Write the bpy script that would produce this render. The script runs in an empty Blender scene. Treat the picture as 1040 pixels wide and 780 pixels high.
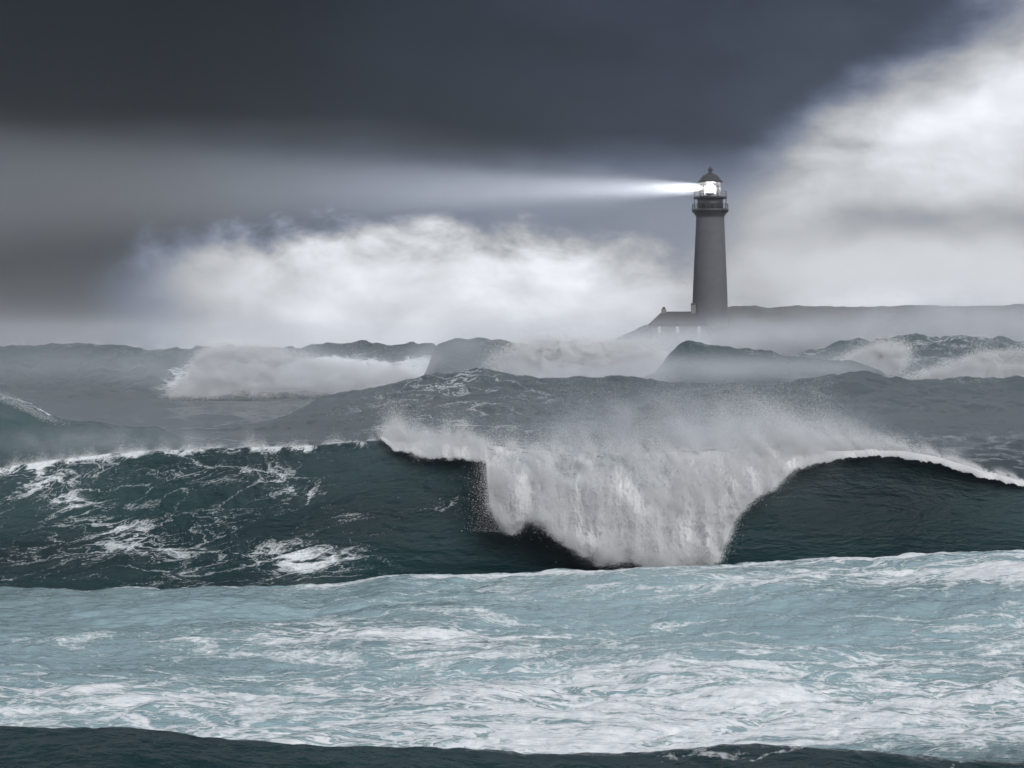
import bpy, bmesh, math, random
import numpy as np

R = math.radians
rng = np.random.default_rng(7)
random.seed(7)
scene = bpy.context.scene
col = scene.collection

# ------------------------------------------------------------------ camera
H = 12.0                     # eye height above the sea, metres
FPX = 2000.0                 # focal length in units of a 1040 px wide frame
cam_d = bpy.data.cameras.new("camera")
cam = bpy.data.objects.new("camera", cam_d)
col.objects.link(cam)
cam_d.sensor_width = 36.0
cam_d.lens = FPX / 1040 * 36.0
cam_d.clip_start = 0.5
cam_d.clip_end = 60000
cam.location = (0, 0, H)
cam.rotation_euler = (R(90) - math.atan(38 / FPX), 0, 0)
scene.camera = cam

scene.view_settings.view_transform = 'Standard'
scene.view_settings.look = 'None'
scene.view_settings.exposure = 0.35
scene.view_settings.gamma = 1.0
scene.render.engine = 'CYCLES'
scene.cycles.use_denoising = True
scene.cycles.max_bounces = 12
scene.cycles.diffuse_bounces = 10
scene.cycles.glossy_bounces = 3
scene.cycles.transmission_bounces = 8
scene.cycles.transparent_max_bounces = 12
scene.cycles.volume_bounces = 1
scene.cycles.volume_max_steps = 400
scene.cycles.sample_clamp_indirect = 4.0

SUN_DIR = (0.40, -0.80, 0.52)       # towards the sun
SUN_STRENGTH = 2.0
SUN_EL = math.atan2(SUN_DIR[2], math.hypot(SUN_DIR[0], SUN_DIR[1]))
SUN_AZ = math.atan2(SUN_DIR[0], SUN_DIR[1])
HAZE_DENSITY = 0.0001


# ------------------------------------------------------------------ node maths
class E:
    """A node socket or a number with the usual operators."""
    nt = None

    def __init__(self, v):
        self.v = v

    def _n(self, op, *args, clamp=False):
        n = E.nt.nodes.new('ShaderNodeMath')
        n.operation = op
        n.use_clamp = clamp
        for i, a in enumerate(args):
            a = a.v if isinstance(a, E) else a
            if isinstance(a, (int, float)):
                n.inputs[i].default_value = a
            else:
                E.nt.links.new(a, n.inputs[i])
        return E(n.outputs[0])

    def __add__(self, o): return self._n('ADD', self, o)
    __radd__ = __add__
    def __sub__(self, o): return self._n('SUBTRACT', self, o)
    def __rsub__(self, o): return self._n('SUBTRACT', o, self)
    def __mul__(self, o): return self._n('MULTIPLY', self, o)
    __rmul__ = __mul__
    def __truediv__(self, o): return self._n('DIVIDE', self, o)
    def __rtruediv__(self, o): return self._n('DIVIDE', o, self)
    def __neg__(self): return self._n('MULTIPLY', self, -1.0)
    def abs(self): return self._n('ABSOLUTE', self)
    def pow(self, p): return self._n('POWER', self, p)
    def exp(self): return self._n('EXPONENT', self)
    def max(self, o): return self._n('MAXIMUM', self, o)
    def min(self, o): return self._n('MINIMUM', self, o)
    def clamp(self): return self._n('ADD', self, 0.0, clamp=True)

    def step(self, lo, hi):
        n = E.nt.nodes.new('ShaderNodeMapRange')
        n.interpolation_type = 'SMOOTHSTEP'
        E.nt.links.new(self.v, n.inputs['Value'])
        for k, x in (('From Min', lo), ('From Max', hi)):
            if isinstance(x, E):
                E.nt.links.new(x.v, n.inputs[k])
            else:
                n.inputs[k].default_value = x
        return E(n.outputs['Result'])


def use(nt):
    E.nt = nt


def comb(x, y, z):
    n = E.nt.nodes.new('ShaderNodeCombineXYZ')
    for i, a in enumerate((x, y, z)):
        if isinstance(a, E):
            E.nt.links.new(a.v, n.inputs[i])
        else:
            n.inputs[i].default_value = a
    return n.outputs[0]


def sep(sock):
    n = E.nt.nodes.new('ShaderNodeSeparateXYZ')
    E.nt.links.new(sock, n.inputs[0])
    return E(n.outputs[0]), E(n.outputs[1]), E(n.outputs[2])


def noise(vec, scale=1.0, detail=4.0, rough=0.5, dist=0.0):
    n = E.nt.nodes.new('ShaderNodeTexNoise')
    E.nt.links.new(vec, n.inputs['Vector'])
    n.inputs['Scale'].default_value = scale
    n.inputs['Detail'].default_value = detail
    n.inputs['Roughness'].default_value = rough
    n.inputs['Distortion'].default_value = dist
    return E(n.outputs[0])


def gauss(x, c, s):
    d = (x - c) / s
    return (-(d * d)).exp()


def mixc(fac, a, b):
    n = E.nt.nodes.new('ShaderNodeMix')
    n.data_type = 'RGBA'
    if isinstance(fac, E):
        E.nt.links.new(fac.v, n.inputs[0])
    else:
        n.inputs[0].default_value = fac
    for k, x in ((6, a), (7, b)):
        if isinstance(x, tuple):
            n.inputs[k].default_value = (*x, 1)
        else:
            E.nt.links.new(x, n.inputs[k])
    return n.outputs[2]


def attr(name):
    n = E.nt.nodes.new('ShaderNodeAttribute')
    n.attribute_name = name
    return E(n.outputs['Fac'])


# ------------------------------------------------------------------ world: storm sky
world = bpy.data.worlds.new("World")
scene.world = world
world.use_nodes = True
wt = world.node_tree
wt.nodes.clear()
use(wt)
tc = wt.nodes.new('ShaderNodeTexCoord')
gx, gy, gz = sep(tc.outputs['Generated'])
sky = wt.nodes.new('ShaderNodeTexSky')
sky.sky_type = 'NISHITA'
sky.sun_disc = False
sky.sun_elevation = SUN_EL
sky.sun_rotation = SUN_AZ
az = gx._n('ARCTAN2', gx, gy) * 57.2958           # degrees to the right of straight ahead
el = gz._n('ARCSINE', gz) * 57.2958               # degrees above the horizon
P = comb(az, el * 1.6, 0.0)
w1 = noise(P, 0.16, 3, 0.5) - 0.5
w2 = noise(comb(az + 40.0, el * 1.6, 3.0), 0.16, 3, 0.5) - 0.5
azw = az + w1 * 3.0
elw = el + w2 * 1.8
puff = noise(comb(azw, elw * 1.5, 7.0), 0.55, 7, 0.58) - 0.5        # cauliflower detail
soft = noise(comb(azw * 0.5, elw * 1.3, 2.0), 0.35, 5, 0.5) - 0.5   # broad drifting streaks
# heavy deck: darkest to the left and above, thinning to the right
deck = 0.001 + 0.040 * az.step(-14.0, 9.0) + 0.035 * az.step(4.0, 20.0)
deck = deck * (1.0 + soft * 1.3 + puff * 0.35)
deck_low = 0.026 + 0.20 * az.step(-12.0, 6.0)                        # grey layer under the deck
t_low = (elw + az * 0.03).step(6.2, 4.2)
lum = deck + (deck_low - deck) * t_low * (1.0 + soft * 0.8)
# dim bank low on the left
lum = lum * (1.0 - 0.6 * azw.step(-8.5, -13.5) * el.step(5.0, 2.0))
# white cumulus bank, centre low
topline = 3.75 - 0.0135 * (azw + 3.5) * (azw + 3.5) + puff * 2.3
bank = (topline - el).step(-0.25, 1.25) * azw.step(-12.5, -5.0) * azw.step(9.5, 1.0)
lum = lum + bank * (0.72 + puff * 0.80 + soft * 0.40 + 0.10 * el.step(2.5, 0.3) - lum)
# bright break on the right with a slanting upper edge
edge = 4.4 + (az - 5.0) * 0.52 - 1.2 * az.step(11.0, 5.0) + soft * 2.6 + puff * 0.9
brk = (edge + 0.9 - elw).step(-0.6, 3.0) * azw.step(4.8, 9.0)
hole = gauss(elw, 3.5, 0.75) * azw.step(7.0, 10.0) * 0.45 + gauss(el, 2.6, 1.0) * gauss(azw, 6.0, 1.6) * 0.35
lum = lum + brk * ((0.70 + soft * 0.9 + puff * 0.35) * (1.0 - hole) - lum)
# bright streak over the horizon on the right
lum = lum + gauss(elw, 2.15, 0.65) * azw.step(5.0, 9.0) * (0.62 - lum) * 0.8
# out of the picture: a thin bright veil high overhead, dim behind
high = el.step(11.5, 30.0)
lum = lum + high * (0.46 + 0.4 * soft - lum)
back = az.abs().step(40.0, 110.0) * el.step(60.0, 25.0)
lum = lum + back * (0.12 - lum)
lum = lum.max(0.006)
cool = mixc(lum.step(0.0, 0.42), (0.72, 0.92, 1.42), (0.96, 0.985, 1.04))
vm = wt.nodes.new('ShaderNodeVectorMath')
vm.operation = 'SCALE'
wt.links.new(cool, vm.inputs[0])
wt.links.new(lum.v, vm.inputs['Scale'])
bg_sky = wt.nodes.new('ShaderNodeBackground')
wt.links.new(sky.outputs[0], bg_sky.inputs[0])
bg_sky.inputs[1].default_value = 0.05
bg_cl = wt.nodes.new('ShaderNodeBackground')
wt.links.new(vm.outputs[0], bg_cl.inputs[0])
bg_cl.inputs[1].default_value = 0.88
mx = wt.nodes.new('ShaderNodeMixShader')
mx.inputs[0].default_value = 0.97
wt.links.new(bg_sky.outputs[0], mx.inputs[1])
wt.links.new(bg_cl.outputs[0], mx.inputs[2])
wo = wt.nodes.new('ShaderNodeOutputWorld')
wt.links.new(mx.outputs[0], wo.inputs[0])

sun_d = bpy.data.lights.new("sun", 'SUN')
sun_d.energy = SUN_STRENGTH
sun_d.angle = R(35)
sun_d.color = (1.0, 0.99, 0.98)
sun = bpy.data.objects.new("sun", sun_d)
col.objects.link(sun)
sun.rotation_euler = (math.pi / 2 - SUN_EL, 0, math.pi - SUN_AZ)
sun.location = (0, 0, 300)


# ------------------------------------------------------------------ helpers
def smooth(a, b, x):
    t = np.clip((x - a) / (b - a), 0, 1)
    return t * t * (3 - 2 * t)


def g1(x, c, s):
    return np.exp(-((x - c) / s) ** 2)


_perm = np.random.default_rng(3).permutation(256)
_perm = np.concatenate([_perm, _perm, _perm])
_grad = np.random.default_rng(4).normal(size=(256, 3))
_grad /= np.linalg.norm(_grad, axis=1)[:, None]


def perlin(x, y, z=0.0):
    x, y, z = np.broadcast_arrays(np.asarray(x, float), np.asarray(y, float), np.asarray(z, float))
    xi, yi, zi = np.floor(x).astype(int), np.floor(y).astype(int), np.floor(z).astype(int)
    xf, yf, zf = x - xi, y - yi, z - zi
    u, v, w = (t * t * t * (t * (t * 6 - 15) + 10) for t in (xf, yf, zf))
    out = 0
    for a in (0, 1):
        for b in (0, 1):
            for c in (0, 1):
                h = _perm[_perm[_perm[(xi + a) & 255] + ((yi + b) & 255)] + ((zi + c) & 255)]
                g = _grad[h]
                d = g[..., 0] * (xf - a) + g[..., 1] * (yf - b) + g[..., 2] * (zf - c)
                out = out + d * (u if a else 1 - u) * (v if b else 1 - v) * (w if c else 1 - w)
    return out


def fbm(x, y, z=0.0, octs=5, gain=0.5, ridge=False):
    s, a, f = 0, 1.0, 1.0
    for o in range(octs):
        n = perlin(x * f + o * 17.3, y * f + o * 9.1, z * f + o * 5.7)
        s = s + a * (1 - 2.2 * np.abs(n) if ridge else n)
        a *= gain
        f *= 2.03
    return s


def tag(o, label=None, cat=None, group=None, kind=None):
    for k, v in (('label', label), ('category', cat), ('group', group), ('kind', kind)):
        if v:
            o[k] = v
    return o


def link_mesh(name, me, material=None, parent=None):
    o = bpy.data.objects.new(name, me)
    col.objects.link(o)
    if material:
        me.materials.append(material)
    if parent:
        o.parent = parent
        o.matrix_parent_inverse = parent.matrix_basis.inverted()
    return o


def empty(name, loc, label, cat, group=None):
    o = bpy.data.objects.new(name, None)
    o.location = loc
    col.objects.link(o)
    bpy.context.view_layer.update()
    return tag(o, label, cat, group)


def mesh_arrays(name, V, F, material=None, parent=None, attrs=None, smoothed=True):
    """V (n,3), F (m,k) with k = 3 or 4."""
    me = bpy.data.meshes.new(name)
    k = F.shape[1]
    me.vertices.add(len(V))
    me.vertices.foreach_set('co', np.asarray(V, np.float32).ravel())
    me.loops.add(F.size)
    me.loops.foreach_set('vertex_index', np.asarray(F, np.int32).ravel())
    me.polygons.add(len(F))
    me.polygons.foreach_set('loop_start', np.arange(0, F.size, k, dtype=np.int32))
    me.polygons.foreach_set('use_smooth', np.full(len(F), smoothed, bool))
    for nm, arr in (attrs or {}).items():
        a = me.attributes.new(nm, 'FLOAT', 'POINT')
        a.data.foreach_set('value', np.asarray(arr, np.float32).ravel())
    me.update(calc_edges=True)
    return link_mesh(name, me, material, parent)


def grid_faces(nr, nc, flip=False):
    i = np.arange(nr * nc).reshape(nr, nc)
    a, b, c, d = i[:-1, :-1], i[:-1, 1:], i[1:, 1:], i[1:, :-1]
    q = (a, b, c, d) if not flip else (d, c, b, a)
    return np.stack([t.ravel() for t in q], 1)


def droplets(name, Pts, rad, material, parent):
    """A spray of small tetrahedral drops as one mesh."""
    n = len(Pts)
    base = np.array([[1, 1, 1], [1, -1, -1], [-1, 1, -1], [-1, -1, 1]], float) / math.sqrt(3)
    q = rng.normal(size=(n, 4))
    q /= np.linalg.norm(q, axis=1)[:, None]
    w, x, y, z = q.T
    M = np.empty((n, 3, 3))
    M[:, 0] = np.stack([1 - 2 * (y * y + z * z), 2 * (x * y - z * w), 2 * (x * z + y * w)], 1)
    M[:, 1] = np.stack([2 * (x * y + z * w), 1 - 2 * (x * x + z * z), 2 * (y * z - x * w)], 1)
    M[:, 2] = np.stack([2 * (x * z - y * w), 2 * (y * z + x * w), 1 - 2 * (x * x + y * y)], 1)
    V = np.einsum('nij,kj->nki', M, base) * np.asarray(rad)[:, None, None] + Pts[:, None, :]
    f = np.array([[0, 1, 2], [0, 3, 1], [0, 2, 3], [1, 3, 2]])
    F = (np.arange(n)[:, None, None] * 4 + f[None]).reshape(-1, 3)
    o = mesh_arrays(name, V.reshape(-1, 3), F, material, parent)
    o['kind'] = 'stuff'
    return o


def at(px, py, d):
    """Point at distance d seen at (px, py) of the 1040 x 780 picture."""
    px, py = np.asarray(px, float), np.asarray(py, float)
    return (px - 520) / FPX * d, d + 0 * px, H - (py - 352) / FPX * d


# ------------------------------------------------------------------ materials
def new_mat(name):
    m = bpy.data.materials.new(name)
    m.use_nodes = True
    nt = m.node_tree
    nt.nodes.clear()
    use(nt)
    out = nt.nodes.new('ShaderNodeOutputMaterial')
    return m, nt, out


def principled(nt, out, **kw):
    b = nt.nodes.new('ShaderNodeBsdfPrincipled')
    nt.links.new(b.outputs[0], out.inputs['Surface'])
    for k, v in kw.items():
        k = k.replace('_', ' ')
        if isinstance(v, E):
            nt.links.new(v.v, b.inputs[k])
        elif isinstance(v, (int, float)):
            b.inputs[k].default_value = v
        elif isinstance(v, tuple):
            b.inputs[k].default_value = (*v, 1)
        else:
            nt.links.new(v, b.inputs[k])
    return b


def bump(height, strength=0.5, dist=0.05):
    n = E.nt.nodes.new('ShaderNodeBump')
    n.inputs['Strength'].default_value = strength
    n.inputs['Distance'].default_value = dist
    E.nt.links.new(height.v, n.inputs['Height'])
    return n.outputs[0]


def water_material():
    m, nt, out = new_mat("sea_water")
    g = nt.nodes.new('ShaderNodeNewGeometry')
    x, y, z = sep(g.outputs['Position'])
    foam, aer = attr('foam'), attr('aer')
    fu, fv = attr('fu'), attr('fv')          # metres along and across the water's own surface
    wx = noise(comb(fu * 0.5, fv, 0.0), 0.30, 4) - 0.5
    wy = noise(comb(fu * 0.5 + 31.0, fv, 0.0), 0.30, 4) - 0.5
    qx, qy = fu * 0.42 + wx * 4.5, fv + wy * 4.5
    n1 = noise(comb(qx, qy, 0.0), 0.30, 5, 0.55)
    n2 = noise(comb(qx + 9.0, qy, 0.0), 0.9, 4, 0.55)
    r1 = 1.0 - (n1 - 0.5).abs() * 6.0
    r2 = 1.0 - (n2 - 0.5).abs() * 6.0

    def cells(sc):
        vn = nt.nodes.new('ShaderNodeTexVoronoi')
        vn.feature = 'DISTANCE_TO_EDGE'
        nt.links.new(comb(qx + n2 * 1.2, qy + n1 * 1.2, 0.0), vn.inputs['Vector'])
        vn.inputs['Scale'].default_value = sc
        return E(vn.outputs['Distance'])
    c1 = 1.0 - cells(0.75) * 4.0
    c2 = 0.90 - cells(2.1) * 3.6
    hf = noise(comb(fu, fv, 0.0), 5.0, 4, 0.65) - 0.5
    patch = noise(comb(fu * 0.38, fv, 0.0), 0.16, 5, 0.6)
    ridge = r1.max(r2 - 0.1).max(c1 - 0.08).max(c2 - 0.12) + hf * 0.55
    cover = foam * (0.35 + patch * 1.3)
    thr = 1.18 - cover * 0.95
    mask = ((ridge - thr) / 0.24).clamp()
    mask = mask * foam.step(0.0, 0.05)
    tint = noise(comb(fu * 0.4, fv, 0.0), 0.11, 4, 0.55)
    aerm = (aer * (0.42 + tint * 1.1)).clamp()
    deep = mixc(tint.step(0.3, 0.7), (0.0003, 0.014, 0.0175), (0.0006, 0.027, 0.031))
    body = mixc(aerm, deep, (0.30, 0.43, 0.465))  # pale tone for aerated water and for painted light through crests
    fc = mixc(noise(comb(fu, fv, 0.0), 2.2, 4).step(0.3, 0.7), (0.68, 0.73, 0.76), (0.86, 0.88, 0.89))
    colr = mixc(mask, body, fc)
    rip = noise(comb(fu * 0.5, fv, 0.0), 2.3, 5, 0.6) + noise(comb(fu * 0.5, fv, 0.0), 9.0, 3, 0.6) * 0.22
    rip = rip + noise(comb(fu * 0.25 + fv * 0.2, fv, 0.0), 0.8, 4, 0.6) * 2.0
    nb = bump(rip * (1.0 - mask * 0.4) + hf * mask * 0.5 + mask * 0.25, 0.75, 0.17)
    b = principled(nt, out, Base_Color=colr, Roughness=0.11 + mask * 0.6, IOR=1.333, Normal=nb)
    b.inputs['Specular IOR Level'].default_value = 0.45
    return m


def foam_material():
    m, nt, out = new_mat("white_foam")
    g = nt.nodes.new('ShaderNodeNewGeometry')
    x, y, z = sep(g.outputs['Position'])
    n = noise(comb(x * 1.6, y, z * 0.7), 2.0, 6, 0.65)
    n2 = noise(comb(x, y, z), 9.0, 4, 0.7)
    thin = attr('foam')
    k = (n * 0.7 + n2 * 0.45 + thin * 0.75 - 0.62).step(0.0, 0.45)
    c = mixc(k, (0.10, 0.19, 0.21), (0.93, 0.935, 0.94))
    principled(nt, out, Base_Color=c, Roughness=0.75, Normal=bump(n + n2 * 0.6, 0.9, 0.25))
    return m


def drop_material():
    m, nt, out = new_mat("spray_drops")
    g = nt.nodes.new('ShaderNodeNewGeometry')
    ad = nt.nodes.new('ShaderNodeVectorMath')
    ad.operation = 'MULTIPLY_ADD'
    nt.links.new(g.outputs['Normal'], ad.inputs[0])
    ad.inputs[1].default_value = (0.45, 0.45, 0.45)
    ad.inputs[2].default_value = (0.25, -0.40, 0.75)     # normals bent up and sunward, standing in for light scattered inside the cloud
    no = nt.nodes.new('ShaderNodeVectorMath')
    no.operation = 'NORMALIZE'
    nt.links.new(ad.outputs[0], no.inputs[0])
    d = nt.nodes.new('ShaderNodeBsdfDiffuse')
    d.inputs[0].default_value = (0.95, 0.97, 0.99, 1)
    nt.links.new(no.outputs[0], d.inputs['Normal'])
    nt.links.new(d.outputs[0], out.inputs['Surface'])
    return m


def plain(name, c1, c2, scale=1.0, rough=0.7, bumpd=0.0, metal=0.0):
    m, nt, out = new_mat(name)
    g = nt.nodes.new('ShaderNodeTexCoord')
    n = noise(g.outputs['Object'], scale, 6, 0.6)
    kw = {}
    if bumpd:
        kw['Normal'] = bump(n, 0.8, bumpd)
    b = principled(nt, out, Base_Color=mixc(n.step(0.3, 0.7), c1, c2), Roughness=rough, **kw)
    b.inputs['Metallic'].default_value = metal
    return m


M_WATER = water_material()
M_FOAM = foam_material()
M_DROP = drop_material()
M_TOWER = plain("weathered_render", (0.095, 0.098, 0.108), (0.108, 0.111, 0.122), 0.5, 0.85, 0.02)
M_IRON = plain("dark_iron", (0.025, 0.026, 0.03), (0.045, 0.046, 0.05), 2.0, 0.5)
M_SLATE = plain("roof_slate", (0.035, 0.036, 0.04), (0.06, 0.06, 0.065), 1.5, 0.75, 0.04)
M_STONE = plain("house_stone", (0.13, 0.125, 0.12), (0.22, 0.21, 0.20), 1.2, 0.9, 0.05)
M_ROCK = plain("wet_rock", (0.035, 0.036, 0.038), (0.10, 0.098, 0.095), 0.35, 0.75, 0.5)
M_HILL = plain("headland_rock", (0.05, 0.055, 0.05), (0.10, 0.10, 0.095), 0.02, 0.9, 1.5)
M_WHITE = plain("pale_paint", (0.60, 0.61, 0.63), (0.66, 0.66, 0.67), 3.0, 0.6)

m, nt, out = new_mat("lantern_glass")
gl = nt.nodes.new('ShaderNodeBsdfGlossy')
gl.inputs['Roughness'].default_value = 0.05
tr = nt.nodes.new('ShaderNodeBsdfTransparent')
fr = nt.nodes.new('ShaderNodeFresnel')
fr.inputs[0].default_value = 1.45
ms = nt.nodes.new('ShaderNodeMixShader')
nt.links.new(fr.outputs[0], ms.inputs[0])
nt.links.new(tr.outputs[0], ms.inputs[1])
nt.links.new(gl.outputs[0], ms.inputs[2])
nt.links.new(ms.outputs[0], out.inputs['Surface'])
M_GLASS = m

m, nt, out = new_mat("lamp_glow")
em = nt.nodes.new('ShaderNodeEmission')
em.inputs[0].default_value = (1.0, 0.98, 0.94, 1)
em.inputs[1].default_value = 60.0
nt.links.new(em.outputs[0], out.inputs['Surface'])
M_LAMP = m


# ------------------------------------------------------------------ open-sea chop from a wave spectrum
class Chop:
    def __init__(self, N, L, lmin, lmax, seed, ang, spread=2.0, expo=4.0):
        r = np.random.default_rng(seed)
        k1 = 2 * np.pi * np.fft.fftfreq(N, L / N)
        kx, ky = np.meshgrid(k1, k1, indexing='xy')
        k = np.hypot(kx, ky)
        k[0, 0] = 1e-6
        cosd = (kx * math.cos(ang) + ky * math.sin(ang)) / k
        Pk = k ** (-expo) * np.exp(-(2 * np.pi / lmax / k) ** 4) * np.exp(-(k * lmin / 6.283) ** 2)
        Pk *= np.abs(cosd) ** spread + 0.04
        Pk[0, 0] = 0
        hk = (r.normal(size=(N, N)) + 1j * r.normal(size=(N, N))) * np.sqrt(Pk)
        h = np.fft.ifft2(hk).real
        s = h.std()
        self.h = h / s
        self.dx = np.fft.ifft2(-1j * kx / k * hk).real / s
        self.dy = np.fft.ifft2(-1j * ky / k * hk).real / s
        self.N, self.L = N, L

    def _s(self, A, x, y):
        N = self.N
        u, v = np.asarray(x) / self.L * N, np.asarray(y) / self.L * N
        iu, iv = np.floor(u).astype(int), np.floor(v).astype(int)
        fu, fv = u - iu, v - iv
        a, b, c, d = iu % N, (iu + 1) % N, iv % N, (iv + 1) % N
        return (A[c, a] * (1 - fu) * (1 - fv) + A[c, b] * fu * (1 - fv)
                + A[d, a] * (1 - fu) * fv + A[d, b] * fu * fv)

    def height(self, x, y): return self._s(self.h, x, y)
    def shift(self, x, y): return self._s(self.dx, x, y), self._s(self.dy, x, y)


C0 = Chop(512, 691.0, 9.0, 120.0, 11, R(-75), 3.0)
C1 = Chop(512, 137.0, 1.6, 16.0, 12, R(-100), 1.6)
C2 = Chop(512, 23.0, 0.22, 2.6, 13, R(-80), 1.0, 3.6)


def surf(x, y, calm=1.0):
    """Sea height at (x, y), without the individual waves."""
    d = np.hypot(x, y)
    near = smooth(140, 220, d)
    a0 = (0.10 + 0.42 * near) * calm
    a1 = (0.115 + 0.10 * near) * calm
    a2 = 0.034 * (1 - smooth(350, 700, d)) + 0 * x
    far = 1 - smooth(1500, 5000, d) * 0.5
    xr, yr = x * 0.93 + y * 0.37, y * 0.93 - x * 0.37
    z = (a0 * C0.height(x, y) + a1 * C1.height(xr, yr)) * far + a2 * C2.height(x, y)
    s1 = C1.shift(xr, yr)
    s2 = C2.shift(x, y)
    return z, a1 * s1[0] + a2 * s2[0], a1 * s1[1] + a2 * s2[1]


# aerated shallow swell in front of the breaker: crest line at y = 95
EDGE_PX = [-500, -120, 0, 60, 100, 160, 210, 260, 300, 340, 370, 400, 450, 520, 600, 700, 800, 900, 960, 1000, 1040, 1200, 1600]
EDGE_PY = [600, 598, 597, 598, 599, 597, 591, 590, 593, 595, 590, 585.5, 585, 583.5, 582, 578, 574, 571, 568, 564, 561, 556, 560]
D_EDGE = 95.0


def sea_extra(x, y):
    px = 520 + x / D_EDGE * FPX
    zc = H - (np.interp(px, EDGE_PX, EDGE_PY) - 352) / FPX * D_EDGE
    yc = D_EDGE + 0.8 * np.sin(x * 0.13 + 1.0)
    t = y - yc
    front = np.clip(1 + t / 34.0, 0, 1)
    front = front * front * (3 - 2 * front) ** 1.0
    back = 1 - smooth(0.4, 5.0, t)
    return np.where(t < 0, zc * front, zc * back + (-1.6) * (1 - back) * (1 - smooth(14, 30, t)))


# ------------------------------------------------------------------ water sheet
rows = [3.0]
while rows[-1] < 5200:
    d = rows[-1]
    rows.append(d * (1.05 if d < 38 else 1.0026 if d < 98 else 1.006 if d < 500 else 1.011 if d < 2000 else 1.03))
rows = np.array(rows)
angs = np.concatenate([np.linspace(-70, -19, 60)[:-1], np.linspace(-19, 19, 860), np.linspace(19, 70, 60)[1:]])
D, A = np.meshgrid(rows, np.radians(angs), indexing='ij')
X, Y = D * np.sin(A), D * np.cos(A)
z, dx, dy = surf(X, Y)
Z = z + sea_extra(X, Y)
zone = smooth(49.5, 57 + 5 * smooth(-6, 14, X), Y + 3.5 * fbm(X * 0.12, Y * 0.3, octs=4)) * (1 - smooth(95.5, 98, Y))
aer = zone * (0.95 - 0.35 * g1(X, -26, 10) * smooth(70, 92, Y))
foam = zone * (0.36 + 0.26 * g1(Y, 62, 11) + 0.30 * fbm(X * 0.04, Y * 0.11, octs=4))
foam += zone * 0.40 * g1(Y - D_EDGE, 0, 0.8) * (0.3 + 0.7 * smooth(-0.1, 0.25, fbm(X * 0.09 + 3, 0.5, octs=3)))
foam += zone * 0.5 * g1(X, 22, 6) * g1(Y, 89, 4)
foam = np.clip(foam, 0, 1) * (1 - 0.55 * g1(X, -27, 12) * smooth(66, 80, Y))
mid = smooth(180, 230, Y) * (1 - smooth(600, 1500, Y))
foam += mid * np.clip(0.13 + 0.35 * fbm(X * 0.012, Y * 0.010, octs=3), 0, 0.4)
aer += mid * 0.03
V = np.stack([X + dx, Y + dy, Z], -1).reshape(-1, 3)
water = mesh_arrays("water", V, grid_faces(*X.shape, flip=False), M_WATER, attrs={'foam': foam, 'aer': aer, 'fu': X, 'fv': Y})
tag(water, "grey green storm sea with turquoise foam streaked water in front", "sea", kind="structure")


# ------------------------------------------------------------------ waves
def ripples(x, y, s):
    return C2.height(x, s) * 0.03 + C1.height(x * 0.9, y + s) * 0.10


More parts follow.
